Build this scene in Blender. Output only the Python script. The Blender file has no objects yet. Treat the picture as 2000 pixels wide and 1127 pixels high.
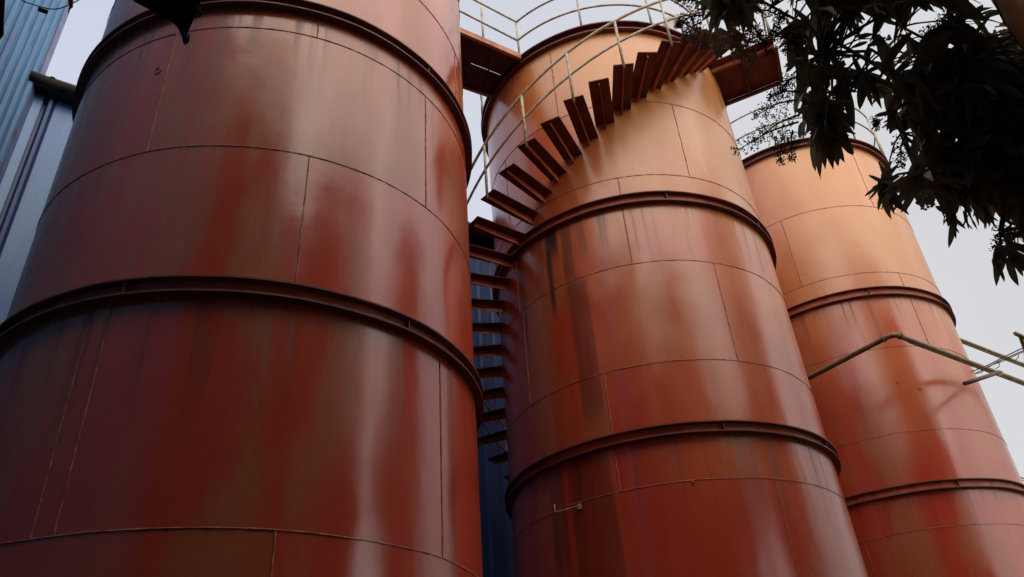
import bpy, math, random
from mathutils import Vector, Matrix, noise as mnoise
random.seed(11)
sin, cos, pi, rad = math.sin, math.cos, math.pi, math.radians
scene = bpy.context.scene
COL = scene.collection
U = 0.75                      # metres per survey unit
EYE = 1.6                     # eye height in metres
GZ = -EYE / U                 # ground level in survey units
def W(p): return Vector((p[0] * U, p[1] * U, p[2] * U + EYE))

# ---------------------------------------------------------------- camera
F_PX, PITCH, ROLL = 1526.99, rad(33.3633), rad(-4.3812)
ct, st, cr, sr = cos(PITCH), sin(PITCH), cos(ROLL), sin(ROLL)
UP0 = Vector((0, -st, ct)); FW = Vector((0, ct, st)); EX = Vector((1, 0, 0))
RIGHT = cr * EX + sr * UP0
UPV = -sr * EX + cr * UP0
cam_d = bpy.data.cameras.new('camera'); cam = bpy.data.objects.new('camera', cam_d); COL.objects.link(cam)
cam_d.sensor_width = 36; cam_d.lens = F_PX / 2000 * 36; cam_d.clip_start = 0.05; cam_d.clip_end = 3000
m = Matrix.Identity(4)
for i in range(3):
    m[i][0] = RIGHT[i]; m[i][1] = UPV[i]; m[i][2] = -FW[i]
m[2][3] = EYE
cam.matrix_world = m
scene.camera = cam

def ray(x, y):
    return (FW + RIGHT * ((x - 1000) / F_PX) - UPV * ((y - 563.5) / F_PX)).normalized()
def at_h(x, y, h):            # point seen at photo pixel, at height h
    d = ray(x, y); return d * (h / d.z)
def at_d(x, y, dist): return ray(x, y) * dist
def project(p):
    d = p.dot(FW)
    if d < 0.05: return None
    return 1000 + F_PX * p.dot(RIGHT) / d, 563.5 - F_PX * p.dot(UPV) / d

# ---------------------------------------------------------------- objects
class MB:
    def __init__(s): s.v = []; s.f = []; s.uv = None; s.smooth = []
    def add(s, vs, fs, smooth=False):
        o = len(s.v); s.v += [Vector(p) for p in vs]
        for f in fs: s.f.append(tuple(i + o for i in f)); s.smooth.append(smooth)
    def hexa(s, c):           # 8 corners: bottom 4 ccw, top 4 ccw
        s.add(c, [(3, 2, 1, 0), (4, 5, 6, 7), (0, 1, 5, 4), (1, 2, 6, 5), (2, 3, 7, 6), (3, 0, 4, 7)])
    def box(s, o, x, y, z):   # origin + three edge vectors
        o, x, y, z = Vector(o), Vector(x), Vector(y), Vector(z)
        s.hexa([o, o + x, o + x + y, o + y, o + z, o + x + z, o + x + y + z, o + y + z])
    def tube(s, pts, r, n=8, caps=True):
        pts = [Vector(p) for p in pts]
        rs = r if isinstance(r, (list, tuple)) else [r] * len(pts)
        t0 = (pts[1] - pts[0]).normalized()
        a = t0.orthogonal().normalized(); vs = []; fs = []
        for i, p in enumerate(pts):
            if i == 0: t = t0
            elif i == len(pts) - 1: t = (pts[-1] - pts[-2]).normalized()
            else:
                t = ((pts[i + 1] - p).normalized() + (p - pts[i - 1]).normalized())
                t = t.normalized() if t.length > 1e-6 else t0
            a = (a - t * a.dot(t))
            a = a.normalized() if a.length > 1e-6 else t.orthogonal().normalized()
            b = t.cross(a)
            for k in range(n):
                th = 2 * pi * k / n
                vs.append(p + (a * cos(th) + b * sin(th)) * rs[i])
        for i in range(len(pts) - 1):
            for k in range(n):
                k2 = (k + 1) % n
                fs.append((i * n + k, i * n + k2, (i + 1) * n + k2, (i + 1) * n + k))
        s.add(vs, fs, True)
        if caps:
            o = len(s.v) - len(vs)
            s.f.append(tuple(o + k for k in reversed(range(n)))); s.smooth.append(False)
            s.f.append(tuple(o + (len(pts) - 1) * n + k for k in range(n))); s.smooth.append(False)
    def lathe(s, c, prof, a0=0, a1=2 * pi, n=192, closed=True, wob=0.0, seed=0):
        vs = []; fs = []; full = abs(a1 - a0 - 2 * pi) < 1e-6; m_ = len(prof); N = n if full else n + 1
        for i in range(N):
            a = a0 + (a1 - a0) * i / n
            w = wob * (mnoise.noise(Vector((cos(a) * 3, sin(a) * 3, seed))))
            for (r, z) in prof: vs.append((c[0] + (r + w * (r > 3.02)) * cos(a), c[1] + (r + w * (r > 3.02)) * sin(a), z + w * .5))
        for i in range(n):
            j = (i + 1) % N
            for k in range(m_ if closed else m_ - 1):
                k2 = (k + 1) % m_
                fs.append((i * m_ + k, j * m_ + k, j * m_ + k2, i * m_ + k2))
        s.add(vs, fs, False)
    def build(s, name, mat, parent=None, smooth_all=None):
        me = bpy.data.meshes.new(name)
        off = parent_loc(parent) if parent else Vector((0, 0, 0))
        me.from_pydata([tuple(W(p) - off) for p in s.v], [], s.f)
        me.polygons.foreach_set('use_smooth', s.smooth if smooth_all is None else [smooth_all] * len(s.f))
        me.materials.append(mat); me.update()
        o = bpy.data.objects.new(name, me); COL.objects.link(o)
        if parent: o.parent = parent
        return o
LOCS = {}
def parent_loc(p):
    v = Vector(p.location)
    while p.parent: p = p.parent; v += Vector(p.location)
    return v
def tag(o, label=None, cat=None, group=None, kind=None):
    if label: o['label'] = label
    if cat: o['category'] = cat
    if group: o['group'] = group
    if kind: o['kind'] = kind
    return o
def thing(name, base, label, cat, group=None):
    o = bpy.data.objects.new(name, None); COL.objects.link(o); o.location = W(base)
    o.empty_display_size = .3
    return tag(o, label, cat, group)

# ---------------------------------------------------------------- materials
class NT:
    def __init__(s, name):
        s.m = bpy.data.materials.new(name); s.m.use_nodes = True; s.t = s.m.node_tree; s.n = s.t.nodes; s.l = s.t.links
        s.bsdf = s.n['Principled BSDF']
    def set(s, sock, v):
        if hasattr(v, 'is_output') or isinstance(v, bpy.types.NodeSocket): s.l.new(v, sock)
        else: sock.default_value = v
    def math(s, op, a, b=None, c=None, clamp=False):
        n = s.n.new('ShaderNodeMath'); n.operation = op; n.use_clamp = clamp
        s.set(n.inputs[0], a)
        if b is not None: s.set(n.inputs[1], b)
        if c is not None: s.set(n.inputs[2], c)
        return n.outputs[0]
    def mix(s, f, a, b, blend='MIX'):
        n = s.n.new('ShaderNodeMix'); n.data_type = 'RGBA'; n.blend_type = blend; n.clamp_factor = True
        s.set(n.inputs[0], f)
        s.set(n.inputs[6], a if not isinstance(a, tuple) else (*a, 1)); s.set(n.inputs[7], b if not isinstance(b, tuple) else (*b, 1))
        return n.outputs[2]
    def ramp(s, v, lo, hi, a=0., b=1., smooth=True):
        n = s.n.new('ShaderNodeMapRange'); n.interpolation_type = 'SMOOTHSTEP' if smooth else 'LINEAR'
        s.set(n.inputs[0], v); s.set(n.inputs[1], lo); s.set(n.inputs[2], hi); s.set(n.inputs[3], a); s.set(n.inputs[4], b)
        return n.outputs[0]
    def noise(s, vec, scale=1., detail=4., rough=.55, dist=0.):
        n = s.n.new('ShaderNodeTexNoise'); s.l.new(vec, n.inputs['Vector']); n.inputs['Scale'].default_value = scale
        n.inputs['Detail'].default_value = detail; n.inputs['Roughness'].default_value = rough; n.inputs['Distortion'].default_value = dist
        return n.outputs[0]
    def comb(s, x, y, z=0.):
        n = s.n.new('ShaderNodeCombineXYZ'); s.set(n.inputs[0], x); s.set(n.inputs[1], y); s.set(n.inputs[2], z); return n.outputs[0]
    def bump(s, h, strength=.3, dist=.01, normal=None):
        n = s.n.new('ShaderNodeBump'); n.inputs['Strength'].default_value = strength; n.inputs['Distance'].default_value = dist
        s.l.new(h, n.inputs['Height'])
        if normal is not None: s.l.new(normal, n.inputs['Normal'])
        return n.outputs[0]

def simple(name, c1, c2=None, scale=6., rough=.6, metal=0., bump=.2, spec=.5, stretch=(1, 1, 1), trans=0):
    t = NT(name); tc = t.n.new('ShaderNodeTexCoord'); mp = t.n.new('ShaderNodeMapping'); mp.inputs['Scale'].default_value = stretch
    t.l.new(tc.outputs['Object'], mp.inputs[0])
    nz = t.noise(mp.outputs[0], scale, 6, .6)
    c2 = c2 or tuple(x * .55 for x in c1)
    t.l.new(t.mix(t.ramp(nz, .35, .68), c1, c2), t.bsdf.inputs['Base Color'])
    t.l.new(t.ramp(nz, .3, .7, rough - .08, rough + .1), t.bsdf.inputs['Roughness'])
    t.bsdf.inputs['Metallic'].default_value = metal; t.bsdf.inputs['Specular IOR Level'].default_value = spec
    if bump: t.l.new(t.bump(nz, bump, .01), t.bsdf.inputs['Normal'])
    return t.m

def paint(name, seed, flanges, streaks, zlo, zhi, fade_shade_k=1.0, side_tone_k=.30):
    """weathered red oxide paint; UV = (angle, height) in survey units"""
    t = NT(name); uv = t.n.new('ShaderNodeUVMap'); uv.uv_map = 'UVMap'
    sp = t.n.new('ShaderNodeSeparateXYZ'); t.l.new(uv.outputs[0], sp.inputs[0]); u, v = sp.outputs[0], sp.outputs[1]
    at = t.n.new('ShaderNodeAttribute'); at.attribute_name = 'plate'; plate = at.outputs['Fac']
    blotch = t.noise(t.comb(t.math('MULTIPLY', u, .55), t.math('MULTIPLY', v, .28), seed), 1, 3, .5)
    blotch2 = t.noise(t.comb(t.math('MULTIPLY', u, 1.3), t.math('MULTIPLY', v, .35), seed + 5.), 1, 4, .55, .4)
    streak = t.noise(t.comb(t.math('MULTIPLY', u, 1.9), t.math('MULTIPLY', v, .16), seed + 2.), 1, 5, .55)
    fine = t.noise(t.comb(t.math('MULTIPLY', u, 16.), t.math('MULTIPLY', v, 1.3), seed + 3.), 1, 5, .6)
    speck = t.noise(t.comb(t.math('MULTIPLY', u, 9.), t.math('MULTIPLY', v, 9.), seed + 9.), 1, 5, .7)
    # two coats of primer: crimson and brown oxide
    brown = t.ramp(t.math('ADD', blotch2, t.math('MULTIPLY', t.math('SUBTRACT', plate, .5), .22)), .44, .60)
    c = t.mix(brown, (.440, .058, .028), (.370, .096, .034))
    sharp = t.ramp(t.math('ADD', streak, t.math('MULTIPLY', t.math('SUBTRACT', blotch, .5), .5)), .52, .57)
    c = t.mix(t.math('MULTIPLY', sharp, .42), c, (.40, .042, .020))
    # chalky bleached paint upward, with shade of the lower courses painted in as deeper red
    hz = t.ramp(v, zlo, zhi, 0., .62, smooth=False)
    side_tone = t.math('MULTIPLY', t.math('SUBTRACT', t.math('COSINE', t.math('SUBTRACT', t.math('DIVIDE', u, 3.), rad(-58))), .75), side_tone_k)  # paler on the side turned to the sun, redder away from it
    hz = t.math('ADD', hz, side_tone)
    fade_shade = t.math('ADD', hz, t.math('MULTIPLY', t.math('SUBTRACT', blotch, .5), .7))
    fade_shade = t.math('ADD', fade_shade, t.math('MULTIPLY', t.math('SUBTRACT', plate, .5), .10))
    fade_shade = t.math('ADD', fade_shade, t.math('MULTIPLY', t.math('SUBTRACT', streak, .5), .25))
    fade_shade = t.math('MULTIPLY', t.ramp(fade_shade, .02, .72), .95 * fade_shade_k)
    c = t.mix(t.ramp(fade_shade, 0., .5), c, (.52, .145, .048))
    c = t.mix(t.ramp(fade_shade, .35, .95), c, (.60, .262, .080))
    # pale dust runs
    dust = t.math('MULTIPLY', t.ramp(fine, .60, .74), t.ramp(blotch2, .42, .62))
    c = t.mix(t.math('MULTIPLY', dust, .12), c, (.55, .36, .25))
    # run-off stains hanging under the flanges
    stain = 0.
    for h in flanges:
        below = t.math('MULTIPLY', t.ramp(v, h - 1.9, h - .02), t.math('LESS_THAN', v, h))
        stain = t.math('MAXIMUM', stain, below) if not isinstance(stain, float) else below
    sfine = t.noise(t.comb(t.math('MULTIPLY', u, 7.), t.math('MULTIPLY', v, .22), seed + 7.), 1, 5, .6)
    stain = t.math('MULTIPLY', stain, t.ramp(sfine, .50, .66))
    c = t.mix(t.math('MULTIPLY', stain, .55), c, (.075, .030, .020))
    for (uc, w, z1, z0, k) in streaks:
        wv = t.math('ADD', u, t.math('MULTIPLY', t.math('SUBTRACT', t.noise(t.comb(t.math('MULTIPLY', v, .5), uc, seed), 1, 2), .5), .16))
        d = t.math('ABSOLUTE', t.math('SUBTRACT', wv, uc))
        d = t.math('ADD', d, t.math('MULTIPLY', t.math('SUBTRACT', sfine, .5), w * .9))
        mk = t.ramp(d, w, w * .62)
        mk = t.math('MULTIPLY', mk, t.math('MULTIPLY', t.ramp(v, z0, z0 + .7), t.ramp(v, z1 + .12, z1)))
        mk = t.math('MULTIPLY', mk, t.ramp(streak, .30, .55, .55, 1.))
        c = t.mix(t.math('MULTIPLY', mk, k), c, (.040, .022, .017))
    c = t.mix(t.ramp(speck, .62, .80, 0., .30), c, (.12, .035, .025))
    grain = t.ramp(fine, .3, .7, .975, 1.02)
    mulc = t.n.new('ShaderNodeVectorMath'); mulc.operation = 'SCALE'; t.l.new(c, mulc.inputs[0]); t.l.new(grain, mulc.inputs['Scale'])
    t.l.new(mulc.outputs[0], t.bsdf.inputs['Base Color'])
    rgh = t.math('ADD', t.ramp(blotch2, .35, .65, .15, .29), t.math('MULTIPLY', fade_shade, .12))
    rgh = t.math('ADD', rgh, t.math('MULTIPLY', stain, .15))
    t.l.new(rgh, t.bsdf.inputs['Roughness'])
    t.bsdf.inputs['Specular IOR Level'].default_value = .9
    oil = t.noise(t.comb(t.math('MULTIPLY', u, .9), t.math('MULTIPLY', v, .7), seed + 13.), 1, 2, .4)
    b1 = t.bump(oil, .35, .05)
    b2 = t.bump(fine, .04, .006, b1)
    b3 = t.bump(speck, .16, .006, b2)
    t.l.new(b3, t.bsdf.inputs['Normal'])
    return t.m

M = {}
M['flange'] = simple('flange_shaded_paint', (.17, .036, .024), (.07, .022, .017), 5, .55, bump=.3)  # shade beneath the rings is mixed into this dark red
M['seam'] = simple('weld_bead', (.52, .19, .11), (.20, .06, .04), 14, .6, bump=.5)
M['seam_pale'] = simple('weld_bead_pale', (.42, .16, .10), (.20, .05, .03), 14, .6, bump=.5)
M['tread'] = simple('tread_shaded_paint', (.16, .026, .022), (.09, .018, .016), 4, .55, bump=.2)  # shaded underside of the treads set into the colour
M['deck'] = simple('deck_paint', (.075, .020, .018), (.05, .015, .014), 3, .5, bump=.2)
M['web'] = simple('web_lit_paint', (.58, .17, .085), (.38, .090, .048), 4, .5, bump=.2)  # lighter copy of the same red, lit faces painted in
M['landing'] = simple('landing_paint', (.17, .030, .030), (.12, .022, .022), 3, .5, bump=.2)
M['beam'] = simple('beam_paint', (.55, .25, .13), (.33, .11, .06), 4, .6, bump=.2)
M['rail'] = simple('rail_paint', (.52, .50, .40), (.30, .22, .13), 9, .5, bump=.2)
M['khaki'] = simple('khaki_pipe_paint', (.22, .17, .075), (.12, .085, .035), 6, .5, bump=.3)
M['roof'] = simple('dull_roof_sheet', (.25, .07, .04), None, 3, .6)
M['black'] = simple('black_cloth', (.012, .012, .014), (.006, .006, .007), 20, .85, bump=.3, spec=.2)
M['cap'] = simple('dark_cap_tile', (.016, .014, .014), (.05, .038, .034), 4, .75, bump=.5, spec=.25)
M['vent'] = simple('galvanised_vent', (.62, .60, .60), (.32, .26, .24), 4, .5, bump=.2)
M['cord'] = simple('tan_cord', (.45, .30, .20), None, 9, .7)
M['green'] = simple('olive_plastic', (.10, .13, .08), (.04, .05, .03), 9, .5)
M['trim'] = simple('lilac_trim', (.24, .28, .48), (.18, .22, .40), 3, .5)
M['lap'] = simple('lap_edge_paint', (.30, .52, .68), None, 3, .4)
M['white'] = simple('white_tape', (.7, .7, .7), (.5, .5, .5), 9, .6)
M['wire'] = simple('grey_wire', (.10, .095, .10), None, 9, .6, bump=0)
M['bark'] = simple('tree_bark', (.07, .05, .035), (.03, .02, .016), 8, .85, bump=.8)
M['panicle'] = simple('dry_panicle', (.62, .50, .30), (.42, .34, .18), 9, .8, bump=0)
M['twig'] = simple('dark_twig', (.05, .04, .025), (.03, .022, .015), 9, .8, bump=0)
M['ground'] = simple('packed_earth', (.07, .055, .045), (.045, .035, .03), .8, .9, bump=.5)
def leafmat():
    t = NT('mango_leaf'); at = t.n.new('ShaderNodeAttribute'); at.attribute_name = 'tint'
    c = t.mix(at.outputs['Fac'], (.095, .105, .060), (.40, .34, .23)); t.l.new(c, t.bsdf.inputs['Base Color'])
    t.bsdf.inputs['Roughness'].default_value = .45
    t.bsdf.inputs['Specular IOR Level'].default_value = .5
    tr = t.n.new('ShaderNodeBsdfTranslucent'); t.l.new(t.mix(.5, c, (.20, .23, .10)), tr.inputs[0]); mx = t.n.new('ShaderNodeMixShader'); mx.inputs[0].default_value = .30
    t.l.new(t.bsdf.outputs[0], mx.inputs[1]); t.l.new(tr.outputs[0], mx.inputs[2]); t.l.new(mx.outputs[0], t.n['Material Output'].inputs[0])
    return t.m
M['leaf'] = leafmat()
def sheetmat(name, ca, cb, rough, spec=.6):
    t = NT(name); tc = t.n.new('ShaderNodeTexCoord'); mp = t.n.new('ShaderNodeMapping'); mp.inputs['Scale'].default_value = (1.5, 1.5, .18)
    t.l.new(tc.outputs['Object'], mp.inputs[0]); n1 = t.noise(mp.outputs[0], 1.3, 6, .6)
    mp2 = t.n.new('ShaderNodeMapping'); mp2.inputs['Scale'].default_value = (9, 9, .5); t.l.new(tc.outputs['Object'], mp2.inputs[0]); n2 = t.noise(mp2.outputs[0], 1, 5, .6)
    c = t.mix(t.ramp(n1, .35, .65), ca, cb); c = t.mix(t.ramp(n2, .62, .75, 0, .35), c, (.10, .09, .09))
    n3 = t.noise(tc.outputs['Object'], 1.1, 3, .5); c = t.mix(t.ramp(n3, .74, .76, 0, .7), c, (.20, .09, .06))
    t.l.new(c, t.bsdf.inputs['Base Color']); t.bsdf.inputs['Roughness'].default_value = rough; t.bsdf.inputs['Specular IOR Level'].default_value = spec
    t.l.new(t.bump(n1, .15, .02), t.bsdf.inputs['Normal']); return t.m
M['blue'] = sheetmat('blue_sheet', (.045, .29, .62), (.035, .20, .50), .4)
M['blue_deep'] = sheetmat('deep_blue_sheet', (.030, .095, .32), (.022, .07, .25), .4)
M['grey_sheet'] = sheetmat('grey_sheet', (.06, .06, .065), (.045, .045, .05), .6, .3)
M['sky_reflect_sheet'] = sheetmat('blue_reflection_sheet', (.20, .46, .85), (.14, .32, .72), .3)
M['pale_reflect_sheet'] = sheetmat('grey_reflection_sheet', (.80, .80, .84), (.60, .65, .78), .45)  # sky reflection on the deep blue wall, given as sheet colour

# ---------------------------------------------------------------- tanks
R = 3.0
TC = {1: (-3.60336, 9.47933), 2: (2.66685, 14.63205), 3: (9.41478, 20.4703)}
D4, A4 = 5.8, rad(44.12) + math.asin(3 / 5.8)
TC[4] = (D4 * sin(A4), D4 * cos(A4)); TC[5] = (13.2, 8.8); TC[6] = (-1.9, -4.7)
def cyl(t, deg, r, z): a = rad(deg); return Vector((TC[t][0] + r * cos(a), TC[t][1] + r * sin(a), z))

def bead(t, pts_fn, n, r0, mb, rnd):
    pts = []; rs = []
    for i in range(n + 1):
        pts.append(pts_fn(i / n)); rs.append(r0 * rnd.uniform(.65, 1.45))
    mb.tube(pts, rs, 5, False)

def tank(t, label, seams, flanges, top, vseams, streaks, zlo, zhi, fade_shade_k=1., detail=True):
    rnd = random.Random(100 + t)
    root = thing('storage_tank', (TC[t][0], TC[t][1], GZ), label, 'tank', 'red steel storage tanks standing in rows')
    mat = paint('red_tank_paint', t * 7.3, [f[1] for f in flanges], streaks, zlo, zhi, fade_shade_k, 0. if t == 4 else .30)
    # shell with plate divisions
    zs = sorted(set([GZ] + [z for z in seams if GZ < z < top] + [(f[0] + f[1]) / 2 for f in flanges] + [top]))
    angs = sorted(set([round(-180 + 360 * i / 240, 4) for i in range(240)] + [round(v[0], 4) for v in vseams]))
    mb = MB(); uvs = []; pl = []
    na = len(angs)
    for z in zs:
        for a in angs: mb.v.append(cyl(t, a, R, z))
    cuts = {}
    for b in range(len(zs) - 1):
        zm = (zs[b] + zs[b + 1]) / 2
        cs = sorted(v[0] for v in vseams if v[2] < zm < v[1])
        ext = [c + s for c in cs for s in (-120, 120)] or [rnd.uniform(-180, -60), rnd.uniform(0, 150)]
        cuts[b] = (sorted(cs + ext), [rnd.random() for _ in range(12)])
    for b in range(len(zs) - 1):
        for i in range(na):
            j = (i + 1) % na
            mb.f.append((b * na + i, b * na + j, (b + 1) * na + j, (b + 1) * na + i)); mb.smooth.append(True)
            a0 = angs[i]; a1 = angs[j] if j else 180.
            uvs += [(rad(a0) * R, zs[b]), (rad(a1) * R, zs[b]), (rad(a1) * R, zs[b + 1]), (rad(a0) * R, zs[b + 1])]
            k = sum(1 for c in cuts[b][0] if c <= (a0 + a1) / 2)
            pl.append(cuts[b][1][k % 12])
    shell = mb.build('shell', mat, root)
    uvl = shell.data.uv_layers.new(name='UVMap')
    for i, q in enumerate(uvs): uvl.data[i].uv = q
    at = shell.data.attributes.new('plate', 'FLOAT', 'FACE')
    for i, q in enumerate(pl): at.data[i].value = q
    # roof cone
    mb = MB(); vs = [(TC[t][0], TC[t][1], top + .35)] + [cyl(t, 360 * i / 96, R - .02, top - .02) for i in range(96)]
    mb.add(vs, [(0, 1 + i, 1 + (i + 1) % 96) for i in range(96)], True); mb.build('roof', M['roof'], root)
    # rolled angle flanges
    for (zt, zb) in flanges:
        mb = MB()
        mb.lathe(TC[t], [(2.99, zt - .02), (3.115, zt - .02), (3.115, zt), (2.99, zt)], wob=.012, seed=t + zt)
        mb.lathe(TC[t], [(2.99, zb), (3.11, zb), (3.11, zb + .022), (2.99, zb + .022)], wob=.012, seed=t + zb)
        fl = mb.build('flange_ring', M['flange'], root)
        mb = MB(); mb.lathe(TC[t], [(2.99, zb + .023), (3.02, zb + .023), (3.02, zt - .021), (2.99, zt - .021)]); mb.build('flange_web', M['web'], fl)
        if detail:
            for a in (rnd.uniform(-100, -80), rnd.uniform(-40, -20), rnd.uniform(-150, -130)):
                mb = MB(); p = cyl(t, a, 3.03, zb + .031); rr = Vector((cos(rad(a)), sin(rad(a)), 0)); tt = Vector((-rr.y, rr.x, 0))
                mb.box(p, rr * .06, tt * .014, Vector((0, 0, zt - zb - .061)))
                mb.build('splice_plate', M['flange'], fl)
    # top rim
    mb = MB(); 
    mb.lathe(TC[t], [(2.99, top - .03), (3.15, top - .03), (3.15, top), (2.99, top)], wob=.01, seed=t)
    mb.lathe(TC[t], [(2.99, top - .22), (3.12, top - .22), (3.12, top - .19), (2.99, top - .19)], wob=.01, seed=t + 2)
    mb.lathe(TC[t], [(2.99, top - .19), (3.035, top - .19), (3.035, top - .03), (2.99, top - .03)])
    mb.build('rim_ring', M['flange'], root)
    if detail:
        for z in seams:
            mb = MB(); sd = rnd.uniform(0, 99)
            def fn(q, z=z, sd=sd):
                a = 360 * q; return cyl(t, a, R + .002, z + .012 * mnoise.noise(Vector((cos(rad(a)) * 4, sin(rad(a)) * 4, sd))))
            bead(t, fn, 420, .0068, mb, rnd)
            mb.build('weld_seam', M['seam'], root)
        for (a, z1, z0, *pale) in vseams:
            mb = MB()
            def fn(q, a=a): return cyl(t, a + .10 * mnoise.noise(Vector((a, q * 9, 0))), R + .002, z1 + (z0 - z1) * q)
            bead(t, fn, int((z1 - z0) / .03) + 3, .0085 if not pale else .011, mb, rnd)
            mb.build('weld_seam', M['seam_pale'] if pale else M['seam'], root)
    return root

def us(deg): return rad(deg) * R
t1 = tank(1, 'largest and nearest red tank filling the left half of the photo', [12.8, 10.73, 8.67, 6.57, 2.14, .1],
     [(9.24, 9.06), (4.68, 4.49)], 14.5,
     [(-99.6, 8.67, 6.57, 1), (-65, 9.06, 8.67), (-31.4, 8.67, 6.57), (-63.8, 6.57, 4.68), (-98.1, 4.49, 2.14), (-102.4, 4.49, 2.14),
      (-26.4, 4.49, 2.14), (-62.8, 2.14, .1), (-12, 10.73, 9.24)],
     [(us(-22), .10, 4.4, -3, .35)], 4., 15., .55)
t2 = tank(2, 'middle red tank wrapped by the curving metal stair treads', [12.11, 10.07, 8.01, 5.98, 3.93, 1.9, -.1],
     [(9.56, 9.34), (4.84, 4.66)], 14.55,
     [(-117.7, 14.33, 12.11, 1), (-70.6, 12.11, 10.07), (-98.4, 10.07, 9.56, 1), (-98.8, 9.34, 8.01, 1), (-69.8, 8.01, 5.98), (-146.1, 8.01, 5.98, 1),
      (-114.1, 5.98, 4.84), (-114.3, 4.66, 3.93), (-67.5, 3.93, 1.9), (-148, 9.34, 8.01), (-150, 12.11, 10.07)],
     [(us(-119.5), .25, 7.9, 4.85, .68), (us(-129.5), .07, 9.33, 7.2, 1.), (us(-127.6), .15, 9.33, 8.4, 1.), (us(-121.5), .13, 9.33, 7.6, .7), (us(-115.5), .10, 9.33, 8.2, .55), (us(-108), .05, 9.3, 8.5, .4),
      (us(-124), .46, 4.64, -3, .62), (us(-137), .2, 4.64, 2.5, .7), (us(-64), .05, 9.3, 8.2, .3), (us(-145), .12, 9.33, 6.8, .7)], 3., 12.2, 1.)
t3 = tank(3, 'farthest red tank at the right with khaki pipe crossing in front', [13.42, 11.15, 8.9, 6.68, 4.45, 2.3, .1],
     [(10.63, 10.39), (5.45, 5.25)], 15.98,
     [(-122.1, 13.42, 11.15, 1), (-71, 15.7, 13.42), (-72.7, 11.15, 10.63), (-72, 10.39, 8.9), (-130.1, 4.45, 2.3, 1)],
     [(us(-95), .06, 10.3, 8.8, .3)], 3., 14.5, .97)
t4 = tank(4, 'red tank wall just showing in the top right corner behind leaves', [10.4, 8.3, 6.2, 4.1, 2.], [(7.6, 7.4), (3., 2.8)], 12.5, [(150, 8.3, 6.2)], [], -6, 6, 1.)  # shifted colour range lightens this wall in place of missing light
t5 = tank(5, 'unseen red tank added beyond the tree on the right to shade the farthest tank', [12, 10, 8, 6, 4, 2], [(9.5, 9.3), (4.8, 4.6)], 15.0, [], [], 2, 10, 1., False)  # tank added out of view, sized to cast shade on the farthest one

# small fittings on the tanks
def fitting(t, deg, z, fn, name, mat, parent):
    mb = MB(); fn(mb); mb.build(name, mat, parent)
p = cyl(2, -128.3, R, 3.86)
mb = MB(); rr = (p - Vector((TC[2][0], TC[2][1], p.z))).normalized(); tt = Vector((-rr.y, rr.x, 0))
mb.tube([p - rr * .02, p + rr * .06, p + rr * .10 - tt * .40 + Vector((0, 0, .0)), p + rr * .10 - tt * .42 + Vector((0, 0, .03)), p + rr * .10 - tt * .42 + Vector((0, 0, .13))], .008, 6)
mb.box(p - tt * .03 - Vector((0, 0, .04)), rr * .03, tt * .06, Vector((0, 0, .08)))
mb.build('hook_rod', M['rail'], t2)
for (t_, a, z) in ((2, -93, 3.90),):
    q = cyl(t_, a, R, z); r2 = (q - Vector((TC[2][0], TC[2][1], z))).normalized(); mb = MB(); mb.tube([q, q + r2 * .035], .018, 7); mb.build('lug', M['seam_pale'], t2)
for (a, z) in ((-95, 7.95), (-86, 7.72)):
    q = cyl(3, a, R, z); r2 = (q - Vector((TC[3][0], TC[3][1], z))).normalized(); mb = MB(); mb.tube([q, q + r2 * .03], .02, 7); mb.build('lug', M['seam'], t3)
# inspection patch on tank 1
mb = MB(); q = cyl(1, -102.4, R, 8.0); r2 = (q - Vector((TC[1][0], TC[1][1], 8.0))).normalized(); tt = Vector((-r2.y, r2.x, 0))
for rr_ in (.06, .04):
    mb.tube([q + r2 * .004 + tt * (rr_ * cos(k * pi / 12)) * .8 + Vector((0, 0, rr_ * sin(k * pi / 12))) for k in range(25)], .005, 5, False)
mb.build('patch_weld', M['seam'], t1)

# ---------------------------------------------------------------- stair on tank 2
A0, DA, Z0, DZ, RT = 216.95, 7.26, 9.611, .3252, 4.2
def stair(k):
    return A0 + DA * k, Z0 + (DZ if k > 0 else .305) * k
KMIN, KMAX = -32, 13
root = thing('spiral_staircase', cyl(2, stair(KMIN)[0], 3.6, GZ), 'open red metal stair treads curving up around the middle tank', 'staircase')
for k in range(KMIN, KMAX + 1):
    a, z = stair(k)
    if z < GZ + .2: continue
    rr = Vector((cos(rad(a)), sin(rad(a)), 0)); tt = Vector((-rr.y, rr.x, 0)); up = Vector((0, 0, 1))
    rnd = random.Random(k + 50); tilt = rnd.uniform(-.012, .012)
    tt = (tt + up * tilt).normalized()
    c = Vector((TC[2][0], TC[2][1], z))
    mb = MB(); i_ = c + rr * 2.995; L = RT - 2.995 + rnd.uniform(-.02, .02)
    mb.box(i_ - tt * .20, rr * L, tt * .40, up * .018)
    tr = mb.build('tread', M['tread'], root); mb = MB()
    # tapered web below the plate
    w = .013; a_, b_ = -.16, -.085
    lo0, lo1 = i_ - tt * w / 2 + up * a_, i_ + rr * (L - .05) - tt * w / 2 + up * b_
    hi0, hi1 = i_ - tt * w / 2 - up * .001, i_ + rr * (L - .05) - tt * w / 2 - up * .001
    mb.hexa([lo0, lo1, lo1 + tt * w, lo0 + tt * w, hi0, hi1, hi1 + tt * w, hi0 + tt * w])
    mb.build('web', M['web'], tr)
def stairpt(kf, dz):
    k0 = math.floor(kf); a, z = stair(k0); a1, z1 = stair(k0 + 1); q = kf - k0
    return cyl(2, a + (a1 - a) * q, RT, z + (z1 - z) * q + dz)
KE = 12.6
for dz in (.66, 1.31):
    mb = MB(); n = 200; pts = [stairpt(-29 + (KE + 29) * i / n, dz) for i in range(n + 1)]
    mb.tube(pts, .026 if dz < 1 else .03, 8); mb.build('handrail', M['rail'], root)
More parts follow.
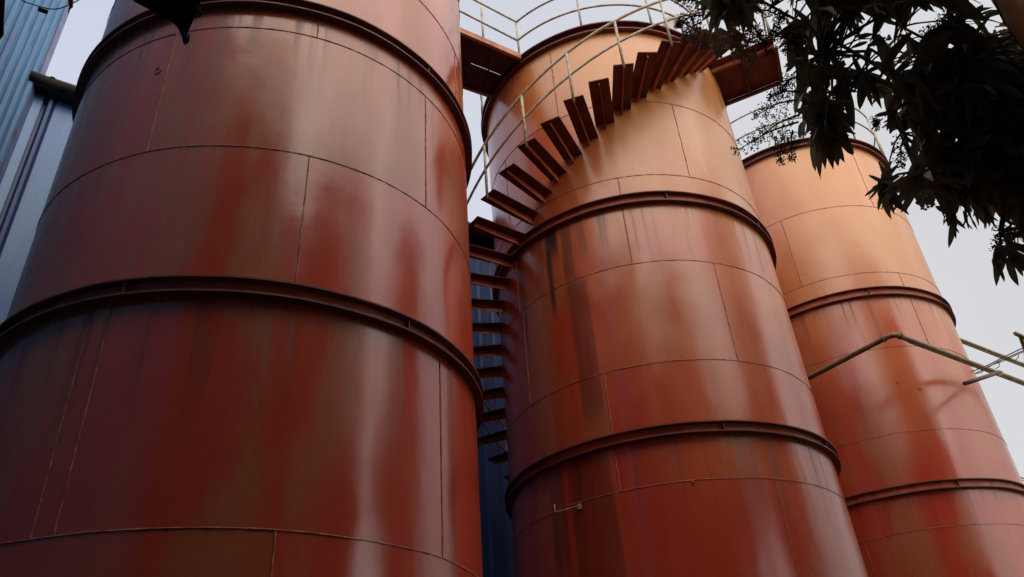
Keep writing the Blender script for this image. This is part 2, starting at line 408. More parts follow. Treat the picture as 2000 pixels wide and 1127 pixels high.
for k in range(-29, 13):
    if (k % 2) != 1: continue
    a, z = stair(k)
    mb = MB(); b = cyl(2, a, RT, z - .1); mb.tube([b, b + Vector((0, 0, 1.41))], .028, 8); mb.build('post', M['rail'], root)

# ---------------------------------------------------------------- rim railings
def rim_rail(t, top, degs, posts, hs, label, r=3.1, extra=None):
    root = thing('guard_railing', cyl(t, posts[0], r, top), label, 'railing', 'guard railings round the tank tops')
    for h in hs:
        mb = MB(); n = 60
        for (d0, d1) in degs:
            mb.tube([cyl(t, d0 + (d1 - d0) * i / n, r, top + h) for i in range(n + 1)], .026, 7)
        mb.build('rail', M['rail'], root)
    for a in posts:
        mb = MB(); b = cyl(t, a, r, top - .02); mb.tube([b, b + Vector((0, 0, hs[-1] + .02))], .026, 7); mb.build('post', M['rail'], root)
    return root
rim_rail(2, 14.55, [(-132, -45), (0, 189)], [-132, -102, -72, -45, 0, 30, 60, 90, 120, 150, 189], (.62, 1.28), 'pale pipe railing around the top of the middle tank')
rim_rail(3, 15.98, [(-165, -42)], [-165, -135, -112, -90, -67, -42], (.85, 1.6), 'pale pipe railing around the top of the farthest tank', 3.12)
rim_rail(3, 15.98, [(-30, 190)], [-30, -5, 25, 55, 85, 120, 155, 190], (.85, 1.6), 'pale pipe railing on the far side of the farthest tank top', 3.12)
rim_rail(1, 14.5, [(-270, -5)], [-270, -235, -200, -165, -130, -95, -60, -30, -5], (.62, 1.28), 'pale pipe railing on the nearest tank above the frame')

# ---------------------------------------------------------------- bridge tank 1 - tank 2
H = 14.4
nA, nB = at_h(900, 64, H), at_h(1018, 115, H); fA, fB = at_h(903, 172, H), at_h(975, 197, H)
nA = nA + (nA - nB) * .32; fA = fA + (fA - fB) * .4; fB = fB + (fB - fA).normalized() * .2
up = Vector((0, 0, 1))
root = thing('walkway_bridge', (nA + fA) / 2, 'dark red steel walkway bridging the nearest and middle tanks', 'walkway')
mid0, mid1 = nA.lerp(fA, .5), nB.lerp(fB, .5)
g = (fA - nA).normalized() * .012
mb = MB()
def slab(mb, a, b, c, d, z0, z1):
    mb.hexa([a + up * z0, b + up * z0, c + up * z0, d + up * z0, a + up * z1, b + up * z1, c + up * z1, d + up * z1])
slab(mb, nA, nB, mid1 - g, mid0 - g, .06, .08)
slab(mb, mid0 + g, mid1 + g, fB, fA, .06, .08)
q0, q1 = .0, .38; s0, s1 = .88, 1.
slab(mb, mid0.lerp(mid1, q0) - g * 2, mid0.lerp(mid1, q1) - g * 2, mid0.lerp(mid1, q1) + g * 2, mid0.lerp(mid1, q0) + g * 2, .082, .1)
slab(mb, mid0.lerp(mid1, s0) - g * 2, mid0.lerp(mid1, s1) - g * 2, mid0.lerp(mid1, s1) + g * 2, mid0.lerp(mid1, s0) + g * 2, .082, .1)
mb.build('deck', M['deck'], root)
for (a, b, sgn) in ((nA, nB, -1), (fA, fB, 1)):
    mb = MB(); o = (fA - nA).normalized() * .02 * sgn
    mb.box(a, b - a, o, up * .16); mb.box(a + o * .0, b - a, -o * 3.5, up * .014)
    mb.build('side_beam', M['beam'], root)
for q in (.25, .62):
    mb = MB(); a, b = nA.lerp(nB, q), fA.lerp(fB, q); d = (nB - nA).normalized()
    mb.box(a + (b - a) * .05, (b - a) * .9, d * .03, up * .058); mb.build('cross_bar', M['deck'], root)
hs = (.66, 1.36)
corner = cyl(2, -132, 3.1, 14.55)
for (a, b) in ((nA, corner - up * .15), (fA, fB)):
    for h in hs:
        mb = MB(); mb.tube([a + up * (.15 + h), b + up * (.15 + h - (.06 if b is not fB else 0))], .026, 7); mb.build('rail', M['rail'], root)
for pp in (at_h(945, 91, H + .1), nA, fA, fA.lerp(fB, .5), fB):
    mb = MB(); mb.tube([pp + up * .02, pp + up * (.15 + hs[-1])], .026, 7); mb.build('post', M['rail'], root)

# ---------------------------------------------------------------- landing on tank 2's right side
H = 14.2
a, b, c, d = at_h(1393, 141, H), at_h(1515, 92, H), at_h(1527, 162, H), at_h(1418, 205, H)
root = thing('landing_platform', a.lerp(c, .5), 'dark red landing plate jutting from the middle tank at the stair top', 'platform')
inn = Vector((TC[2][0], TC[2][1], H))
a2 = a + (a - b) * .25; d2 = d + (d - c) * .25
n_ = (a - d).normalized()
mb = MB(); slab(mb, a2 + n_ * .22, b + n_ * .22, c, d2, .10, .12); mb.build('deck', M['landing'], root)
for (p0, p1, o, m_) in ((a2, b, n_ * .03, 'beam'), (d2, c, -n_ * .03, 'landing'), (b, c, (b - a).normalized() * .03, 'landing'), (a2.lerp(b, .58), d2.lerp(c, .56), (b - a).normalized() * .03, 'deck')):
    mb = MB(); mb.box(p0 + (p1 - p0) * .01, (p1 - p0) * .98, o, up * .098); mb.box(p0 + (p1 - p0) * .01 - o * 1.2, (p1 - p0) * .98, o * 2.6, up * -.013)
    mb.build('edge_beam', M[m_], root)
pc = [b + n_ * .2, b.lerp(c, .5), c - (c - b) * .05, d.lerp(c, .45)]
for h in (.72, 1.36):
    mb = MB(); mb.tube([p + up * h for p in pc], .026, 7); mb.build('rail', M['rail'], root)
for p in [pc[0], pc[0] - (b - a).normalized() * .22, pc[1], pc[2], pc[3]]:
    mb = MB(); mb.tube([p + up * .12, p + up * 1.38], .026, 7); mb.build('post', M['rail'], root)

# ---------------------------------------------------------------- vent on tank 2's roof
vb = at_h(1314, 84, 14.62)
root = thing('roof_vent', vb, 'pale bent vent pipe rising from the middle tank roof', 'vent')
mb = MB(); sx = Vector((1, 0, 0)); pts = [vb - up * .2 + sx * .0, vb + up * .35, vb + up * .6 + sx * .02]
for k in range(1, 8):
    q = k / 7 * pi * .62; pts.append(vb + up * (.6 + .2 * sin(q)) + sx * (.02 + .22 * (1 - cos(q))))
mb.tube([pts[0] , pts[1], pts[2]] + pts[3:], .15, 14); mb.build('elbow', M['vent'], root)
mb = MB(); e = pts[-1]; dr = (pts[-1] - pts[-2]).normalized(); mb.tube([e - dr * .02, e + dr * .06], .19, 14); mb.build('cowl', M['vent'], root)
mb = MB(); mb.tube([vb + up * .1 + sx * .3, vb + up * .9 + sx * .32], .03, 7); mb.tube([vb + up * .55 + sx * .12, vb + up * .6 + sx * .34], .05, 7); mb.build('bracket', M['flange'], root)

# ---------------------------------------------------------------- khaki pipes on the right
H = 8.2
pa, pb, pc_ = at_h(1580, 738, H), at_h(1745, 652, H), at_h(2000, 748, H)
root = thing('bent_pipe', cyl(3, -40, 3.4, H), 'khaki pipe with a bend crossing in front of the farthest tank', 'pipe')
s0 = pa + (pa - pb) * 1.2; s1 = pc_ + (pc_ - pb) * 1.6
pts = [s0]; e0 = pb + (pa - pb).normalized() * .22; e1 = pb + (pc_ - pb).normalized() * .22
for i in range(9): q = i / 8; pts.append(e0 * (1 - q) ** 2 + pb * 2 * q * (1 - q) + e1 * q * q)
mb = MB(); mb.tube(pts + [s1], .060, 14); mb.build('pipe_run', M['khaki'], root)
for e, dr in ((e0, (pa - pb).normalized()), (e1, (pc_ - pb).normalized())):
    mb = MB(); mb.tube([e, e + dr * .05], .078, 14); mb.build('elbow_collar', M['khaki'], root)
mb = MB(); mb.tube([e1 - up * .074 + (pc_ - pb).normalized() * .3, s1 - up * .074], .022, 8); mb.build('conduit', M['khaki'], root)
foot = at_h(1903, 743, 7.55); head = at_h(1950, 722, H) - up * .07
root = thing('support_bracket', cyl(3, -22, 3.0, 7.6), 'reddish strut with khaki end holding the bent pipe beside the farthest tank', 'bracket')
f2 = foot + (foot - head).normalized() * .6
mb = MB(); mb.tube([f2, head], .05, 6); mb.build('strut', M['flange'], root)
mb = MB(); dd = (head - foot).normalized(); mb.box(head - dd * .1 - Vector((.09, .0, .05)), dd * .32, Vector((.14, .08, 0)), up * .09); mb.build('saddle', M['khaki'], root)
H = 11.2
qa, qb = at_h(1880, 666, H), at_h(2000, 713, H)
mb = MB(); mb.tube([qa + (qa - qb) * 1.2, qb + (qb - qa) * 2], .068, 12); mb.tube([qa + (qa - qb) * 1.2 - up * .08, qb + (qb - qa) * 2 - up * .08], .028, 8)
o = mb.build('straight_pipe', M['khaki'], None); tag(o, 'thin straight khaki pipe emerging behind the farthest tank at right edge', 'pipe')
root = thing('pole_crossarm', at_h(2010, 700, 9), 'khaki steel arm end poking in at the right edge above the wires', 'bracket')
ca, cb = at_h(1982, 651, 10), at_h(2040, 676, 10)
mb = MB(); mb.tube([ca, cb], .06, 4); mb.build('arm', M['khaki'], root)
mb = MB(); mb.tube([at_h(1993, 658, 10) , at_h(2004, 688, 9.9), at_h(2006, 760, 9)], .07, 4); mb.build('upright', M['khaki'], root)

def wire(pts, r, label, parent=None, sag=.0, name='wire'):
    P = [Vector(p) for p in pts]; mb = MB(); out = []
    for i in range(len(P) - 1):
        for k in range(8):
            q = k / 8; out.append(P[i].lerp(P[i + 1], q) - up * sag * 4 * q * (1 - q))
    out.append(P[-1]); mb.tube(out, r, 5); o = mb.build(name, M['wire'], parent)
    if not parent: tag(o, label, 'wire', 'overhead wires at the right edge')
    return o
wire([at_h(1895, 727, 9.0), at_h(1930, 713, 9.0), at_h(1965, 695, 9.1), at_h(2060, 650, 9.4)], .016, 'upper slack grey wire running from farthest tank past the pipes')
wire([at_h(1897, 733, 9.0), at_h(1921, 722, 9.1), at_h(1950, 706, 9.1), at_h(2060, 658, 9.4)], .016, 'lower slack grey wire running from farthest tank past the pipes')
wire([at_h(1898, 731, 9.05), at_h(1917, 728, 9.0), at_h(1924, 718, 9.0), at_h(1960, 705, 9.1), at_h(1975, 698, 9.1), at_h(2070, 656, 9.4)], .012, 'tangled grey wire with loose loops beside the pipe bracket')
wire([at_h(1975, 703, 9.05), at_h(1981, 705, 9.0), at_h(1989, 699, 9.05), at_h(1989, 694, 9.1)], .01, 'small loose wire curl hanging under the thin straight pipe')
wire([at_h(1944, 720, 9.05), at_h(1951, 717, 9.0), at_h(1952, 710, 9.05), at_h(1950, 706, 9.1)], .01, 'small wire curl hanging just above the pipe bracket')
wire([at_h(1985, 930, 6.0), at_h(2080, 960, 5.8)], .016, 'single wire low at the right edge beside tank flange')
wire([at_h(1986, 936, 6.0), at_h(2080, 955, 5.8)], .012, 'second thin wire low at the right edge')

# ---------------------------------------------------------------- blue sheds
d1, d2 = ray(60, 178), ray(940, 474); n3 = d1.cross(d2); WD = n3.cross(up).normalized()
if WD.x < 0: WD = -WD
HW = 13.5
P0 = at_h(60, 178, HW); P0.z = 0
WN = Vector((WD.y, -WD.x, 0))            # faces the tanks
if WN.dot(-P0) < 0: WN = -WN
def ribbed(mb, o, d, nrm, length, z0, z1, pitch, ribw, depth, phase=0):
    """trapezoidal sheet profile"""
    x = phase; prof = []
    while x < length:
        prof += [(x, 0), (x + ribw * .3, depth), (x + ribw * .7, depth), (x + ribw, 0)]
        x += pitch
    vs = []
    for (x, e) in prof: p = o + d * x + nrm * e; vs += [Vector((p.x, p.y, z0)), Vector((p.x, p.y, z1))]
    mb.add(vs, [(2 * i, 2 * i + 2, 2 * i + 3, 2 * i + 1) for i in range(len(prof) - 1)])
low = thing('blue_shed', (P0.x, P0.y, GZ), 'lower blue ribbed metal shed with black capped eave behind the tanks', 'shed')
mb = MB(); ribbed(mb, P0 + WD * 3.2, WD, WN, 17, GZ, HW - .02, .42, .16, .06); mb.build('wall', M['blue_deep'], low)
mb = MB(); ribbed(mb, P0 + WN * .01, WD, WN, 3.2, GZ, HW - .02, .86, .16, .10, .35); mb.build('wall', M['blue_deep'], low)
x = 0.06
for i in range(4):
    for (xx, w) in ((.35 + .86 * i + .18, .64),):
        mb = MB(); o = P0 + WD * xx + WN * .022; o.z = GZ; mb.box(o, WD * w, WN * .012, up * (HW - .05 - GZ)); mb.build('pale_reflect_sheet', M['pale_reflect_sheet' if i else 'sky_reflect_sheet'], low)  # bright sky mirrored in the flat pans, laid on as pale strips
mb = MB(); o = P0 + WD * -.3 + WN * .022; o.z = GZ; mb.box(o, WD * .58, WN * .012, up * (HW - .05 - GZ)); mb.build('blue_sheet', M['sky_reflect_sheet'], low)  # lighter strip painted for the sky reflected in this pan
mb = MB(); o = P0 - WD * .3; rnd = random.Random(4)
o.z = HW - .05; mb.box(o + WN * -.3, WD * 20.5, WN * .62, up * .05)
mb.tube([o + WN * .28 + up * .16 + WD * (20.5 * i / 40) for i in range(41)], [.17 * rnd.uniform(.9, 1.1) for _ in range(41)], 8)
mb.tube([o + WN * .05 + up * .24 + WD * (20.5 * i / 60) for i in range(61)], [.14 * rnd.uniform(.8, 1.1) for _ in range(61)], 8)
for i in range(40):
    q = o + WD * (.1 + .52 * i) + WN * .12 + up * .30
    mb.tube([q - WN * .3, q + WN * .18, q + WN * .26 - up * .08], .075, 7)
mb.build('eave_cap', M['cap'], low)
# body behind
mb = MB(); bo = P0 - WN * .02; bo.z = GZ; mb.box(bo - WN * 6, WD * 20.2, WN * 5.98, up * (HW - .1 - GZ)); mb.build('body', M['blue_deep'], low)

tall = thing('tall_blue_shed', (P0.x, P0.y, GZ), 'tall bright blue corrugated metal building at the top left corner', 'shed')
TD = Vector((sin(rad(162)), cos(rad(162)), 0)); TN = Vector((-TD.y, TD.x, 0))
if TN.x < 0: TN = -TN
corner = at_h(118, 20, 16); corner.z = 0
mb = MB(); ribbed(mb, corner, TD, TN, 14, GZ, 19, .34, .13, .07, .02); mb.build('wall', M['blue'], tall)
# thin light lap edges of the ribs
mb = MB(); x = .02
while x < 14:
    for e in (.032, .092):
        q = corner + TD * (x + e) + TN * .0705; q.z = GZ; mb.box(q, TD * .012, TN * .008, up * (19 - GZ))
    x += .34
mb.build('lap_edge', M['lap'], tall)
mb = MB(); q = corner - TD * .001; q.z = GZ; mb.box(q - TD * .02 + TN * .075, TD * -.26 , TN * -.25, up * (19.05 - GZ)); mb.build('corner_trim', M['trim'], tall)
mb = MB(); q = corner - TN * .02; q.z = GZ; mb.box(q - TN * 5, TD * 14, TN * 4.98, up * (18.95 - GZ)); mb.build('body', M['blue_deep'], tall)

wh = thing('occluder', (-8, -6, GZ), 'dark grey ribbed warehouse added out of view behind the camera to shade the tanks', 'occluder')  # unseen block put in and shaped to darken the lower tank walls
for (x0, x1, hh) in ((-22, 1.5, 18.5), (1.5, 15, 14.3)):
    mb = MB(); o = Vector((x1, -2.6, 0)); ribbed(mb, o, Vector((-1, 0, 0)), Vector((0, 1, 0)), x1 - x0 - .3, GZ, hh, .5, .2, .08, .05); mb.build('wall', M['grey_sheet'], wh)
    mb = MB(); mb.box(Vector((x0, -8.6, GZ)), Vector((x1 - x0 - .01, 0, 0)), Vector((0, 5.98, 0)), up * (hh - GZ - .02)); mb.build('body', M['grey_sheet'], wh)
    mb = MB(); mb.box(Vector((x0, -8.8, hh)), Vector((x1 - x0 - .01, 0, 0)), Vector((0, 6.5, 0)), up * .1); mb.build('roof', M['cap'], wh)

# ---------------------------------------------------------------- black cloth corner, cord, strap (top left, near)
cl = [(236, -40), (248, -14), (262, 3), (280, 13), (293, 19), (301, 23), (304, 25), (302, 31), (304, 34), (308, 25), (318, 28), (330, 39), (341, 48), (349, 58), (355, 72), (357, 84),
      (360, 88), (366, 86), (370, 80), (369, 75), (365, 72), (367, 63), (373, 50), (380, 37), (391, 34), (394, 27), (390, 22), (388, 14), (392, 6), (396, -8), (404, -40)]
root = thing('black_tarpaulin', at_d(330, -60, 3.4), 'ragged corner of black tarpaulin hanging down over the nearest tank', 'tarpaulin')
def clothpt(x, y, off=0.):
    q = (y + 40) / 128
    dist = 3.2 + .30 * q + .06 * sin(x * .16 + y * .03) + .03 * sin(x * .31 - y * .11) + off
    return at_d(x, y, dist)
mb = MB(); n = len(cl)
# spine of the cloth, fan strips from spine to outline, two layers
sp = [(330 + 30 * min(1, i / 10), -40 + 120 * i / 10) for i in range(11)]
def spine(y): q = max(0, min(1, (y + 40) / 120)); return 322 + 41 * q
front = []; back = []
for layer, off in ((0, 0.), (1, .02)):
    vs = []; fs = []; m_ = 6
    for (x, y) in cl:
        sx_ = spine(y)
        for k in range(m_ + 1):
            q = k / m_; yy = y + (min(y, 78) - y) * (1 - q)
            vs.append(clothpt(sx_ + (x - sx_) * q, yy, off))
    for i in range(n - 1):
        for k in range(m_):
            fs.append((i * (m_ + 1) + k, i * (m_ + 1) + k + 1, (i + 1) * (m_ + 1) + k + 1, (i + 1) * (m_ + 1) + k))
    mb.add(vs, fs, True)
o_ = 0; M1 = 7 * n
rim = [(i * 7 + 6) for i in range(n)]
for i in range(n - 1): mb.f.append((rim[i], rim[i + 1], rim[i + 1] + M1, rim[i] + M1)); mb.smooth.append(False)
# the sheet carries on upwards out of the frame
top0 = [clothpt(236 + 168 * k / 10, -40) for k in range(11)]
vs = []; 
for j in range(7):
    for k in range(11):
        vs.append(top0[k] + Vector((-.10 * j, -.38 * j, .05 * j + .03 * sin(k * 1.3 + j))) + (top0[k] - top0[5]) * (.35 * j))
nn = len(vs); vs += [v + up * .012 for v in vs]
fs = []
for j in range(6):
    for k in range(10):
        i = j * 11 + k; fs += [(i, i + 1, i + 12, i + 11), (nn + i, nn + i + 11, nn + i + 12, nn + i + 1)]
mb.add(vs, fs, True)
mb.build('sheet', M['black'], root)
for (tri) in ([(391, 12), (387, 21), (394, 26), (393, 20)], [(369, 63), (365, 71), (370, 78), (371, 70)]):
    mb = MB(); a_ = [at_d(x, y, 3.42) for x, y in tri]; b_ = [at_d(x, y, 3.45) for x, y in tri]
    mb.hexa(a_ + b_); mb.build('pale_tie', M['white'], root)

cp = [(38, -8), (46, 2), (62, 8), (78, 13), (95, 17), (110, 17.5), (125, 14), (138, 8), (150, 2), (162, -6), (175, -20)]
mb = MB(); pts = [at_d(20, -60, 3.7)] + [at_d(x, y, 3.7 + .002 * i) for i, (x, y) in enumerate(cp)] + [at_d(200, -70, 3.8)]
def smooth_pts(P, k=5):
    out = []
    for i in range(len(P) - 1):
        p0, p1, p2, p3 = P[max(i - 1, 0)], P[i], P[i + 1], P[min(i + 2, len(P) - 1)]
        for j in range(k):
            t = j / k; out.append(.5 * ((2 * p1) + (p2 - p0) * t + (2 * p0 - 5 * p1 + 4 * p2 - p3) * t * t + (3 * p1 - p0 - 3 * p2 + p3) * t ** 3))
    return out + [P[-1]]
mb.tube(smooth_pts(pts), .0024, 6); o = mb.build('looped_cord', M['cord'], None); tag(o, 'thin tan cord looping down at the top left corner', 'cord')
mb = MB(); a_, b_ = at_d(74, 17, 3.69), at_d(94, 24, 3.69); mb.tube([a_, a_.lerp(b_, .3), a_.lerp(b_, .9), b_], [.008, .0095, .0095, .006], 10)
o = mb.build('cord_connector', M['green'], None); tag(o, 'small olive plastic connector hanging on the looping cord', 'connector')
mb = MB(); mb.tube([at_d(137, -60, 3.75), at_d(138, 8, 3.75), at_d(139, 13, 3.75), at_d(135, 18, 3.75), at_d(133.5, 26, 3.75)], [.009, .009, .007, .003, .0016], 8)
o = mb.build('rope_end', M['wire'], None); tag(o, 'frayed dark rope end hanging behind the cord at top left', 'rope')
mb = MB(); mb.tube([at_d(3, -80, 3.), at_d(2, 0, 3.), at_d(0, 40, 3.), at_d(-1, 66, 3.), at_d(-3, 76, 3.)], [.014, .011, .011, .012, .006], 8)
o = mb.build('hanging_strap', M['black'], None); tag(o, 'black strap hanging down at the extreme left edge', 'strap')

# ---------------------------------------------------------------- mango tree
tree = thing('mango_tree', (8.1, 7.6, GZ), 'dark leafy mango tree overhanging the upper right of the photo', 'tree')
MASK = [(1365, -60), (1375, -30), (1395, 0), (1440, 5), (1465, -25), (1500, -60), (1545, -30), (1560, 40), (1575, 100), (1572, 150), (1580, 205), (1592, 245), (1635, 240),
        (1650, 170), (1690, 130), (1720, 175), (1760, 195), (1785, 240), (1810, 285), (1850, 325), (1880, 350), (1920, 358), (1960, 365), (2000, 370), (2080, 380), (2080, -60)]
SIL = [(1350, -80), (1352, 20), (1375, 60), (1400, 80), (1440, 72), (1480, 80), (1492, 40), (1512, -10), (1520, 60), (1512, 90), (1545, 110), (1530, 140), (1560, 170), (1548, 230), (1572, 300),
       (1605, 354), (1640, 332), (1670, 304), (1674, 250), (1655, 215), (1668, 185), (1683, 214), (1702, 204), (1720, 188), (1738, 212), (1712, 226), (1735, 260), (1772, 245), (1785, 300), (1798, 328),
       (1760, 320), (1715, 316), (1688, 380), (1738, 428), (1765, 422), (1800, 390), (1830, 415), (1852, 484), (1872, 450), (1890, 446), (1930, 455), (1958, 448), (1932, 490), (1943, 556), (1972, 540), (1995, 560), (2080, 560), (2080, -80)]
HOLES = [(1860, 95, 12), (1745, 118, 12), (1778, 128, 9), (1765, 200, 8), (1730, 155, 8), (1845, 140, 7), (1905, 240, 6), (1870, 280, 7), (1835, 262, 8), (1945, 310, 6), (1960, 150, 7), (1820, 160, 7), (1660, 135, 9), (1600, 85, 9), (1585, 175, 8), (1618, 205, 7), (1930, 60, 8), (1650, 62, 24), (1632, 92, 16), (1665, 100, 18), (1605, 120, 16), (1693, 45, 16), (1735, 55, 16), (1800, 50, 22), (1827, 42, 16), (1570, 30, 18), (1502, 40, 22), (1530, 12, 14),
         (1628, 165, 12), (1700, 135, 12), (1720, 225, 14), (1680, 190, 14), (1840, 20, 10), (1790, 70, 14)]
def inpoly(x, y, P=MASK):
    c = False; j = len(P) - 1
    for i in range(len(P)):
        if (P[i][1] > y) != (P[j][1] > y) and x < (P[j][0] - P[i][0]) * (y - P[i][1]) / (P[j][1] - P[i][1]) + P[i][0]: c = not c
        j = i
    return c
rnd = random.Random(5)
LV = []; LF = []; LT = []
def leaf(base, d, L, w, droop, tint):
    d = d.normalized(); side = d.cross(up)
    side = side.normalized() if side.length > .05 else Vector((rnd.uniform(-1, 1), rnd.uniform(-1, 1), 0)).normalized()
    roll_ = rnd.uniform(-1.2, 1.2); nrm = side.cross(d).normalized(); side = (side * cos(roll_) + nrm * sin(roll_)); nrm = side.cross(d)
    p = base.copy(); o = len(LV); n = 7; fold = rnd.uniform(.15, .5); curl = rnd.uniform(-.25, .25)
    for i in range(n + 1):
        q = i / n; ww = w * (sin(pi * min(1, q * .93 + .05)) ** .75) * (1 - .25 * q)
        if i == n: ww = .001
        dd = (d - up * droop * q * 1.3 + side * curl * q).normalized()
        wav = .10 * w * sin(q * 14 + roll_ * 4)
        LV.extend([p - side * ww + nrm * (fold * ww + wav), p.copy(), p + side * ww + nrm * (fold * ww - wav)])
        p = p + dd * (L / n)
    for i in range(n):
        a = o + i * 3; LF.extend([(a, a + 1, a + 4, a + 3), (a + 1, a + 2, a + 5, a + 4)]); LT.extend([tint, tint])
def leaf_ok(b, d, L):
    q = project(b + d.normalized() * L * .55)
    if q is None: return True
    if not (-40 < q[0] < 2040 and -60 < q[1] < 1170): return True
    for f_ in (.15, .38, .62, .85):
        e = b + d.normalized() * L * f_ - up * (L * .45 * f_ * f_); q = project(e)
        for (hx, hy, hr) in HOLES:
            if (q[0] - hx) ** 2 + (q[1] - hy) ** 2 < (hr + 2) ** 2: return False
        if q[1] > -60 and q[0] < 2050 and not inpoly(q[0], q[1], SIL): return False
    return True
def rosette(c, n, spread=1., L0=.33, hang=.6):
    ax = Vector((rnd.uniform(-.6, .6), rnd.uniform(-.6, .6), -rnd.uniform(.1, .9)))
    base_t = rnd.random() ** 2 * .7
    for i in range(n):
        a = 2.4 * i + rnd.uniform(-.3, .3); el = rnd.uniform(-1.0, .45)
        d = Vector((cos(a) * cos(el), sin(a) * cos(el), sin(el))) * spread + ax * hang
        b = c + Vector((rnd.gauss(0, .03), rnd.gauss(0, .03), rnd.gauss(0, .04)))
        L = L0 * rnd.uniform(.65, 1.2)
        if leaf_ok(b, d, L): leaf(b, d, L, L * rnd.uniform(.095, .135), rnd.uniform(.3, 1.1), min(1, base_t + rnd.random() * .25))
ros = []
tips = [(1385, -2), (1410, 14), (1440, 14), (1462, 8), (1425, -20), (1455, -25), (1562, 52), (1590, 35), (1560, 95), (1580, 140), (1590, 190), (1600, 215), (1612, 240), (1632, 225), (1592, 240), (1615, 195), (1603, 262),
        (1610, 170), (1650, 165), (1690, 160), (1640, 140), (1660, 120), (1722, 175), (1755, 195), (1785, 235), (1740, 372), (1768, 378), (1795, 350), (1815, 345), (1840, 372), (1862, 392), (1890, 385), (1920, 385), (1950, 385), (1985, 385),
        (1960, 478), (1990, 486), (1550, 60), (1600, 10), (1640, 15), (1680, 20), (1720, 20), (1760, 30), (1770, 60), (1850, 60)]
for (x, y) in tips:
    for k in range(1 if y > 360 else 2):
        c = at_d(x + rnd.uniform(-8, 8), y - 12 + rnd.uniform(-8, 8), rnd.uniform(6.1, 7.0)); ros.append((c, rnd.randint(8, 12)))
tries = 0
while len(ros) < 500 and tries < 60000:
    tries += 1
    x, y = rnd.uniform(1340, 2060), rnd.uniform(-60, 430)
    if not inpoly(x, y): continue
    if x < 1775 and rnd.random() > .33: continue
    if any((x - hx) ** 2 + (y - hy) ** 2 < (hr + 16) ** 2 for hx, hy, hr in HOLES): continue
    c = at_d(x, y - 14, rnd.uniform(6.2, 8.2))
    if (c.x - TC[4][0]) ** 2 + (c.y - TC[4][1]) ** 2 < 3.25 ** 2: continue
    ros.append((c, rnd.randint(8, 13)))
# rest of the crown, outside the frame (above and to the right)
tries = 0; extra = 0
while extra < 450 and tries < 60000:
    tries += 1
    c = Vector((7.8 + rnd.gauss(0, 1.5), 7.2 + rnd.gauss(0, 1.1), 6.6 + rnd.gauss(0, 1.0)))
    if c.z < 3.6 or (c.x - TC[4][0]) ** 2 + (c.y - TC[4][1]) ** 2 < 3.25 ** 2: continue
    q = project(c)
    if q and -60 < q[0] < 2090 and -150 < q[1] < 1250: continue
    if q and -60 < q[0] < 1500 and q[1] > -400: continue
    ros.append((c, rnd.randint(9, 13))); extra += 1
for (c, n) in ros: rosette(c, n)
# outer sprays of leaves hanging clear of the crown
def leafbt(b, t, w, tint):
    L = (t - b).length; d = (t - b).normalized(); o = len(LV); n = 8
    mid = b.lerp(t, .5) + up * L * rnd.uniform(.04, .14) + Vector((rnd.uniform(-.08, .08), rnd.uniform(-.1, .1), 0)) * L
    side = d.cross(FW).normalized(); ra = rnd.uniform(-.7, .7); nrm = side.cross(d); side = side * cos(ra) + nrm * sin(ra); nrm = side.cross(d); fold = rnd.uniform(.1, .4)
    for i in range(n + 1):
        q = i / n; p = b * (1 - q) ** 2 + mid * 2 * q * (1 - q) + t * q * q
        ww = max(.001, w * sin(pi * min(1, q * .92 + .06)) ** .7 * (1 - .2 * q)) if 0 < i < n else .002
        wav = .12 * w * sin(q * 12 + ra * 9)
        LV.extend([p - side * ww + nrm * (fold * ww + wav), p.copy(), p + side * ww + nrm * (fold * ww - wav)])
    for i in range(n):
        a = o + i * 3; LF.extend([(a, a + 1, a + 4, a + 3), (a + 1, a + 2, a + 5, a + 4)]); LT.extend([tint, tint])
